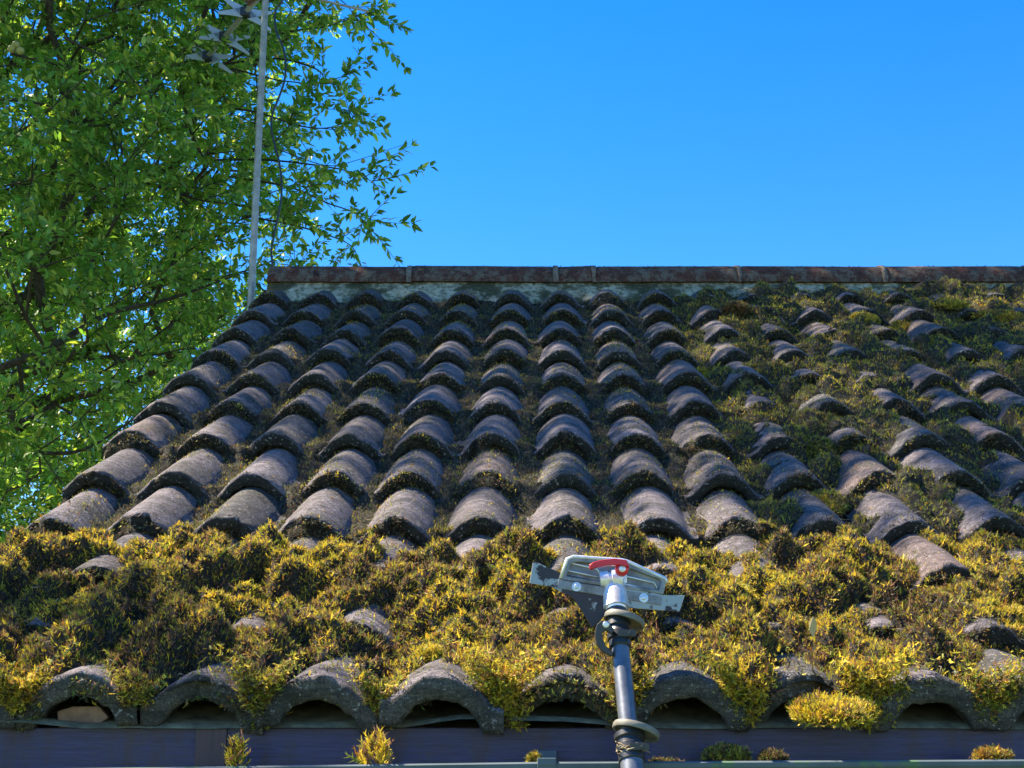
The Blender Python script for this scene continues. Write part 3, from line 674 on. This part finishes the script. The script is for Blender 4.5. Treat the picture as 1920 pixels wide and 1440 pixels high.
m.tube([(a,-.009,b) for a,b in tp],.0030,10); child(m.build('top_rim',M_alu,M=HM,smooth=True),head)
for cx,s in ((-.048,-1),(.050,1)):      # raised ribs of the two pockets
    m=MB(); z0=.011 if s<0 else .004; pts=[(cx-.028,z0-.007),(cx+.024,z0-.010),(cx+.027,z0-.004),(cx+.02,z0+.004),(cx-.026,z0+.007),(cx-.031,z0)]
    pts3=[(a,-.0045,b) for a,b in pts]; m.tube(pts3+[pts3[0]],.0016,8,False); child(m.build('pocket_rim',M_alu,M=HM,smooth=True),head)
m=MB(); m.box((-.090,-.0125,-.030),(.086,-.009,-.0150)); child(m.build('clamping_bar',M_grey,M=HM,bevel=.001),scr)
# blade: wide flat plate hung below, with a rounded shield in its middle, bent a little
bl=[(-.137,.010),(-.085,-.004),(.088,-.012),(.124,-.006),(.118,-.036),(.03,-.044),(-.005,-.065),(-.022,-.088),(-.040,-.066),(-.062,-.042),(-.10,-.030),(-.137,-.030)]
m=MB(); m.prism(bl,-.0088,-.0068); child(m.build('blade',M_blade,M=HM@Matrix.Rotation(R(-6),4,'X')@Matrix.Translation((0,.001,0)),bevel=.0005),scr)
for x,z in ((-.058,-.0225),(.056,-.0225)):
    m=MB(); m.lathe((x,-.0126,z),(0,-1,0),[(0,.0065),(.0015,.0065),(.0016,.0045),(.006,.0045),(.0065,.0035)],6); m.lathe((x,-.0126,z),(0,-1,0),[(-.0005,.0078),(.001,.0078)],20)
    child(m.build('bolt',M_bolt,M=HM),scr)
# socket: ears, hub, sleeve
s0=on(0,1142); s1=on(0,1086)
m=MB(); m.lathe(s0,ax,[(0,.0195),(.0005,.0215),(.030,.0222),(.034,.0215),(.044,.0205),(.047,.016)],32); m.lathe(s0,ax,[(.0,.0180),(-.003,.0168)],32); child(m.build('socket_sleeve',M_alu,angle=40),scr)
hub=Vector(on(0,1084))+Vector((.004,-.014,0))
m=MB(); m.lathe(hub-Vector((.012,0,.004)),(1,0,.08),[(-.016,.012),(-.0155,.015),(-.002,.0155),(.000,.013),(.004,.013),(.005,.0175),(.018,.0185),(.022,.016),(.0225,.012)],30); 
m.box((hub.x-.018,hub.y-.002,hub.z-.010),(hub.x+.018,hub.y+.016,hub.z+.008)); child(m.build('pivot_hub',M_alu,angle=40),scr)
# red quick lever
lc=np.array(unproj(1166,1068,2.205))
m=MB(); m.lathe(lc+np.array([0,.010,0]),(0,-1,0),[(0,.008),(.0015,.0108),(.006,.0108),(.007,.009),(.010,.009),(.011,.0108),(.017,.0108),(.0185,.008)],26)
Lp=[(1178,1068),(1160,1064),(1140,1064),(1118,1068),(1105,1072),(1103,1064),(1112,1058),(1130,1054),(1150,1052),(1172,1055)]
lp=[(unproj(a,b,2.22)[0],unproj(a,b,2.22)[2]) for a,b in Lp]; m.prism(lp[::-1],2.190,2.206)
red=child(m.build('red_lever',M_red,bevel=.0012,angle=35),scr)
m=MB(); m.lathe(lc+np.array([0,-.009,0]),(0,-1,0),[(0,.0055),(.002,.0055),(.0025,.003),(.001,.0028)],18); child(m.build('lever_pin',M_bolt,angle=30),red)
# dry grass wound round the lowest clamp
stw=MB(); cc=low-ax*.030
for q in range(9):
    a0=rng.uniform(0,6.28); pts=[]; rad=.0195+rng.uniform(0,.003); hz=rng.uniform(-.010,.010)
    for i in range(12):
        a=a0+i*.30; rr_=rad+(.012*((i-9)/3)**1 if i>9 else 0); pts.append(cc+np.array([math.cos(a)*rr_,math.sin(a)*rr_,hz+.003*math.sin(i*1.3+q)]))
    stw.tube(pts,.0009,5)
tag(stw.build('grass_wisp',M_straw,smooth=True),'wisp of dry grass tangled round the lower clamp of the pole','grass wisp')

# ---------------------------------------------------------------- aerial on its mast
my=5.62
aer=empty('tv_aerial',tuple(unproj(470,566,my)),'television aerial on a tall galvanised mast behind the gable end','aerial')
mb_=unproj(470.5,566,my); mt_=unproj(497.5,0,my); md=mt_-mb_
m=MB(); m.tube([mb_-md*.35,mb_+md*.40],.0162,20); m.tube([mb_+md*.398,mb_+md*.41],.0175,20); m.tube([mb_+md*.40,mb_+md*1.22],.0157,20); child(m.build('mast',M_galv,angle=40),aer)
for f in (-.12,-.30):
    m=MB(); q=mb_+md*f; m.box(q+np.array([-.022,-.024,-.015]),q+np.array([.12,.024,.015]))
    child(m.build('wall_bracket',M_rust,bevel=.002),aer)
jz=mb_+md*1.03
b0=unproj(500,-22,5.63); b1=unproj(386,110,6.22)
m=MB(); m.tube([b0+(b0-b1)*.15,b1],.015,4); boom=child(m.build('boom',M_galv),aer)
m=MB(); q=(b0*.97+b1*.03)
m.box(q-np.array([.05,.03,.035]),q+np.array([.03,.03,.03])); m.tube([q+np.array([-.06,-.03,.02]),q+np.array([.04,-.035,.02])],.004,8); m.tube([q+np.array([-.06,-.03,-.025]),q+np.array([.04,-.035,-.03])],.004,8)
for i in range(5): a=rng.normal(size=3)*.02; m.tube([q+a+np.array([-.05,-.03,-.03]),q+a+np.array([-.09,-.03,-.07-.02*i%.04])],.005,6)
child(m.build('mast_clamp',M_rust,bevel=.001),aer)
bd=(b1-b0)/np.linalg.norm(b1-b0); side=np.cross(bd,[0,0,1]); side/=np.linalg.norm(side)
for f in (.33,.68,.97):
    c=b0+(b1-b0)*f
    m=MB()
    for s in (-1,1):
        for zz in (-1,1):
            # flat flaring wing, a thin plastic X arm
            a0=c+side*s*.012; a1=c+side*s*.07+np.array([0,0,zz*.022]); a2=c+side*s*.14+np.array([0,0,zz*.050])
            w0,w1,w2=.030,.017,.007; V=[]
            for pt,ww in ((a0,w0),(a1,w1),(a2,w2)):
                for dy in (-.002,.002):
                    V+= [pt+bd*dy+np.array([0,0,ww]),pt+bd*dy-np.array([0,0,ww])]
            Fs=[]
            for i in range(2):
                o_=i*4; Fs+=[(o_,o_+4,o_+5,o_+1),(o_+2,o_+3,o_+7,o_+6),(o_,o_+2,o_+6,o_+4),(o_+1,o_+5,o_+7,o_+3)]
            Fs+=[(0,1,3,2),(8,10,11,9)]; m.add(V,Fs)
    el=child(m.build('director',M_white),aer)
    m=MB(); m.box(c-np.array([.022,.022,.024]),c+np.array([.022,.022,.024])); child(m.build('element_clip',M_black,bevel=.004),el)
m=MB(); m.tube([unproj(502,-30,my),unproj(592,-2,my+.14),unproj(690,21,my+.28)],.0065,10); child(m.build('cross_arm',M_galv,smooth=True),aer)
cab=[(915,0),(880,60),(868,120),(880,220),(925,330),(943,440),(935,560),(895,680),(853,790),(845,900),(870,1010),(900,1130),(915,1260),(910,1400),(870,1600),(846,1740),(852,1840)]
pts=[unproj(280+a/3.692,b/3.692,my-.03) for a,b in cab]; pts=[unproj(505,-30,my-.02)]+pts
# smooth the cable
def cr(P_,k=6):
    P_=[np.array(p) for p in P_]; P_=[2*P_[0]-P_[1]]+P_+[2*P_[-1]-P_[-2]]; out=[]
    for i in range(1,len(P_)-2):
        for j in range(k):
            t=j/k; a,b,c,d=P_[i-1:i+3]; out.append(.5*((2*b)+(-a+c)*t+(2*a-5*b+4*c-d)*t*t+(-a+3*b-3*c+d)*t**3))
    out.append(P_[-2]); return out
m=MB(); m.tube(cr(pts+[np.array(pts[-1])+np.array([.0,.02,-.12])]),.0052,8); child(m.build('cable',M_cable,smooth=True),aer)

# ---------------------------------------------------------------- trees
def leaf_templates():
    out=[]
    for s in range(5):
        r=np.random.default_rng(s+5); w=.15+.07*r.random(); d=r.uniform(.02,.22); f=r.uniform(.03,.09)
        V=[(0,0,0),(.12,.0,0),(.42,-w,f-d*.15),(.42,0,-d*.15),(.42,w,f-d*.15),(.78,-w*.68,f*.7-d*.55),(.78,0,-d*.55),(.78,w*.68,f*.7-d*.55),(1.05,0,-d)]
        Fs=[(1,3,2),(1,4,3),(2,3,6),(2,6,5),(3,4,7),(3,7,6),(5,6,8),(6,7,8),]
        out.append((np.array(V),np.array(Fs)))
    return out
LT=leaf_templates()
def tubes(segs):      # tapered 5-sided tubes, vectorised; segs: p0,p1,r0,r1
    p0,p1,r0,r1=segs; n=len(p0); d=p1-p0; d/=np.maximum(np.linalg.norm(d,axis=1,keepdims=True),1e-6)
    up=np.where(np.abs(d[:,2:3])<.9,np.array([[0,0,1.]]),np.array([[1.,0,0]])); a=np.cross(d,up); a/=np.linalg.norm(a,axis=1,keepdims=True); b=np.cross(a,d)
    k=6; q=np.linspace(0,2*math.pi,k,endpoint=False); ring=np.cos(q)[None,:,None]*a[:,None]+np.sin(q)[None,:,None]*b[:,None]
    V=np.concatenate([(p0-d*r0[:,None]*.3)[:,None]+ring*r0[:,None,None],(p1+d*r1[:,None]*.3)[:,None]+ring*r1[:,None,None]],1).reshape(-1,3)
    j=np.arange(k); f=np.stack([j,(j+1)%k,(j+1)%k+k,j+k],-1); Q=(f[None]+(np.arange(n)*2*k)[:,None,None]).reshape(-1,4)
    return V,Q
def grow(root,stem,targets,lean=.35,seg=.16):
    nodes=[np.array(root,float)]; par=[-1]
    for p in stem: nodes.append(np.array(p,float)); par.append(len(nodes)-2)
    st=len(nodes)-1; first=max(1,len(stem)//2); o=nodes[st]
    order=np.argsort(np.linalg.norm(targets-o,axis=1)); arr=np.array(nodes); 
    cap=60000; A=np.zeros((cap,3)); A[:len(nodes)]=arr; n=len(nodes); dist=[0.]*n
    D=np.zeros(cap); 
    for i in range(1,n): D[i]=D[par[i]]+np.linalg.norm(A[i]-A[par[i]])
    tips=[]
    for ti in order:
        t=targets[ti]; dd=np.linalg.norm(A[first:n]-t,axis=1)+lean*D[first:n]; i=int(np.argmin(dd))+first
        L=np.linalg.norm(t-A[i]); k=max(1,int(L/seg)); cur=i; s=A[i].copy(); sag=rng.normal(size=3)*L*.07+np.array([0,0,-.05*L])
        for j in range(1,k+1):
            f=j/k; A[n]=s+(t-s)*f+sag*4*f*(1-f)+rng.normal(size=3)*.008; par.append(cur); D[n]=D[cur]+L/k; cur=n; n+=1
            if n>=cap-2: break
        tips.append(cur)
        if n>=cap-200: break
    par=np.array(par); A=A[:n]; w=np.zeros(n); 
    for tpi in tips: w[tpi]+=1
    for i in range(n-1,0,-1):
        if w[i]==0: w[i]=.5
        w[par[i]]+=w[i]
    return A,par,w,tips
def make_tree(label,root,stem,targets,leafsize,ntw,nlf,cols,thick=.0031,twlen=(.13,.34),extra_branches=None,kw=2.1):
    t=empty('tree',tuple(root),label,'tree')
    A,par,w,tips=grow(root,stem,targets); i=np.arange(1,len(A)); r=thick*(w**(1/kw)); r=np.minimum(r,.15)
    segs=[A[par[i]],A[i],np.minimum(r[par[i]],r[i]*1.35),r[i]]
    P0,P1,R0,R1=[list(s) for s in segs]
    # twigs
    lp=[];ld=[];ls=[]
    thin_=[k for k in range(1,len(A)) if w[k]<=3]
    tb=[]
    for tpi in tips: tb+= [tpi]*ntw
    tb+=list(rng.choice(thin_,size=min(len(thin_),len(tips)*2)))
    tb=np.array(tb); bd=A[tb]-A[par[tb]]; bd/=np.maximum(np.linalg.norm(bd,axis=1,keepdims=True),1e-6)
    TP=[(A[k],d) for k,d in zip(tb,bd)]
    if extra_branches:
        for pts,rad,leafy in extra_branches:
            pts=cr(pts,5); 
            for q in range(len(pts)-1): f=q/(len(pts)-1); P0.append(pts[q]);P1.append(pts[q+1]);R0.append(rad*(1-f*.75));R1.append(rad*(1-(f+.1)*.72))
            if leafy:
                for q in range(len(pts)-1):
                    f=q/(len(pts)-1)
                    if rng.random()<leafy*(.35+.65*f):
                        d=pts[q+1]-pts[q]; TP.append((pts[q],d/np.linalg.norm(d)*1.2))
                d=pts[-1]-pts[-2]; TP+=[(pts[-1],d/np.linalg.norm(d)*1.5)]*(3 if leafy else 0)
    for p,d0 in TP:
        d=d0*.7+rng.normal(size=3)*.6; d[2]+=.12; d/=np.linalg.norm(d); L=rng.uniform(*twlen); k=4; cur=p.copy(); prev=p
        nl=max(3,int(nlf*L/.3)); sv=np.cross(d,[0,0,1]); sv/=max(np.linalg.norm(sv),1e-5)
        bend=rng.normal(size=3)*.35
        for j in range(k):
            d=d+bend/k; d/=np.linalg.norm(d); cur=prev+d*L/k; P0.append(prev);P1.append(cur);R0.append(.0026*(1-j*.2));R1.append(.0026*(.8-j*.18)); 
            for q in range(nl//k+ (1 if j==k-1 else 0)):
                f=rng.random(); pp=prev+(cur-prev)*f; a=rng.uniform(0,6.28); o=np.cross(d,[.3,.2,1]); o/=np.linalg.norm(o); o2=np.cross(d,o)
                lp.append(pp); ld.append(d*.75+(math.cos(a)*o+math.sin(a)*o2)*.9+np.array([0,0,-.15])); ls.append(leafsize*rng.uniform(.55,1.15))
            prev=cur
        for q in range(6):
            lp.append(cur); ld.append(d+rng.normal(size=3)*.5); ls.append(leafsize*rng.uniform(.4,.95))
    V,Q=tubes([np.array(P0),np.array(P1),np.array(R0),np.array(R1)]); link_mesh('trunk',V-np.array(root),Q,M_bark,t,True)
    lp=np.array(lp);ld=np.array(ld);ls=np.array(ls); n=len(lp)
    k=rng.random(n); c=np.where((k<cols[2])[:,None],np.array(cols[1]),np.array(cols[0]))*rng.uniform(.7,1.35,(n,1))*rng.uniform(.9,1.1,(n,3))
    up=np.array([0,0,1.])+rng.normal(size=(n,3))*.55
    LV,LQ,LK=place(LT,lp,ld,up,ls,c,ls*1.0,.0)
    link_mesh('crown',LV-np.array(root),LQ,M_leaf,t,False,LK)
    print('TREE',label,'leaves',n,'tris',len(LQ)); return t
# crown volume of the near tree
OUT=[(-400,-600),(640,-600),(630,0),(580,60),(550,120),(560,200),(550,260),(600,330),(600,420),(610,520),(540,560),(430,620),(320,720),(220,800),(100,900),(10,1020),(-20,1160),(-400,1160)]
def inside(px,py,poly):
    c=np.zeros(len(px),bool); n=len(poly)
    for i in range(n):
        x0,y0=poly[i];x1,y1=poly[(i+1)%n]; m=((y0>py)!=(y1>py)); xx=(x1-x0)*(py-y0)/((y1-y0)+1e-9)+x0; c^=(m&(px<xx))
    return c
def crown_points(n,lo,hi,cond):
    out=[];c=0
    while c<n:
        p=rng.uniform(lo,hi,(n*4,3)); p=p[cond(p)]; out.append(p); c+=len(p)
    return np.concatenate(out)[:n]
def cond_near(p):
    s=proj(p); px,py=s[:,0],s[:,1]; vis=inside(px,py,OUT)
    # thinner towards the right-hand edge
    edge=np.clip((px-380)/260,0,1); keep=rng.random(len(p))>edge*.80
    e=((p[:,0]+3.4)/2.6)**2+((p[:,1]-7.3)/2.3)**2+((p[:,2]-3.6)/3.6)**2<1
    return vis&keep&e&((p[:,0]<-1.45)|(p[:,2]>2.5))
def cond_over(p):                                   # the crown above the picture
    s=proj(p); e=((p[:,0]+2.7)/3.2)**2+((p[:,1]-6.6)/2.5)**2+((p[:,2]-5.6)/1.7)**2<1
    return e&(s[:,1]<-190)
T1=crown_points(1200,(-6,5.3,.1),(-.4,9.4,6.5),cond_near)
T2=crown_points(560,(-6,4.0,3.6),(1.0,9.2,7.4),cond_over)
T4=crown_points(24,(-5.6,2.5,3.8),(-3.6,4.6,5.6),lambda p:(((p-np.array([-4.65,3.45,4.6]))/np.array([.7,.5,.6]))**2).sum(1)<1)
EX=[]
def br(pts,Y0,Y1,rad=.007,leafy=.55):
    if leafy>.2: pts=[(a if a<540 else 540+(a-540)*.9,b) for a,b in pts]
    n=len(pts); EX.append(([unproj(a,b,Y0+(Y1-Y0)*i/(n-1)) for i,(a,b) in enumerate(pts)],rad,leafy))
br([(430,90),(540,60),(620,50),(660,35),(700,25)],6.6,6.4)
br([(420,120),(520,110),(600,130),(620,150),(660,142)],6.7,6.3)
br([(400,200),(480,210),(560,235),(620,240),(670,226)],6.6,6.2)
br([(420,250),(520,280),(610,310),(670,300),(765,268)],6.6,6.3,.004,.0)
br([(400,300),(500,300),(600,310),(670,322),(715,340)],6.9,6.4)
br([(420,330),(540,350),(620,380),(680,400),(715,432)],6.8,6.4)
br([(430,400),(540,420),(620,440),(670,460),(690,490)],7.2,6.9)
br([(430,20),(520,-10),(600,-20),(650,0),(690,40)],6.6,6.2)
br([(440,130),(520,150),(580,160),(610,200),(650,205)],6.6,6.4,.005,.4)
br([(0,185),(80,195),(120,225),(200,235),(330,200)],5.9,6.1,.010,.25)
br([(20,100),(120,125),(220,150),(330,190)],5.8,6.2,.008,.25)
br([(0,690),(90,655),(200,590),(320,560),(430,520)],6.4,6.6,.022,.1)
br([(60,850),(150,845),(230,800),(300,740)],6.6,6.8,.012,.1)
br([(120,70),(200,110),(240,140),(300,200)],5.7,5.9,.006,.1)
tree=make_tree('leafy fruit tree with bright green leaves rising left of the roof behind the aerial',(-4.4,8.4,-2.3),[(-4.4,8.4,-1.4),(-4.3,8.35,-.5),(-4.25,8.2,.3),(-4.1,8.1,1.1),(-3.9,8.0,1.9)],np.concatenate([T1,T2,T4]),.064,5,24,((.125,.25,.05),(.31,.40,.09),.22),extra_branches=EX)
def cond_back(p):
    s=proj(p); px,py=s[:,0],s[:,1]
    e=((p[:,0]+4.4)/3.1)**2+((p[:,1]-11.5)/2.3)**2+((p[:,2]-1.6)/3.2)**2<1
    return e
T3=crown_points(750,(-8,9,-1),(-1.6,14,5),cond_back)
tree2=make_tree('darker tree with small leaves filling the lower left behind the roof verge',(-4.6,11.6,-2.3),[(-4.6,11.6,-1.6),(-4.5,11.6,-.9),(-4.5,11.5,0)],T3,.085,4,15,((.08,.17,.035),(.18,.26,.05),.3),twlen=(.25,.6))
# fruits and the pale bare twig
for k,(a,b) in enumerate(((22,92),(38,95),(30,84),(452,228),(518,104),(681,302),(620,152))):
    p=unproj(a,b,5.75 if k<3 else 6.35); r=.020 if k<3 else .013
    m=MB(); m.lathe(p+np.array([0,0,r]),(0,0,-1),[(0,.002),(r*.15,r*.5),(r*.5,r*.87),(r,r),(r*1.5,r*.85),(r*1.85,r*.45),(2*r,.002)],14); child(m.build('fruit',M_fruit,smooth=True),tree)
m=MB(); m.tube([unproj(160,716,6.1),unproj(190,713,6.1),unproj(224,716,6.1)],[.0075,.0065,.004],8); child(m.build('dead_twig',M_deadwood,smooth=True),tree)
print('fronds tris',len(fq))
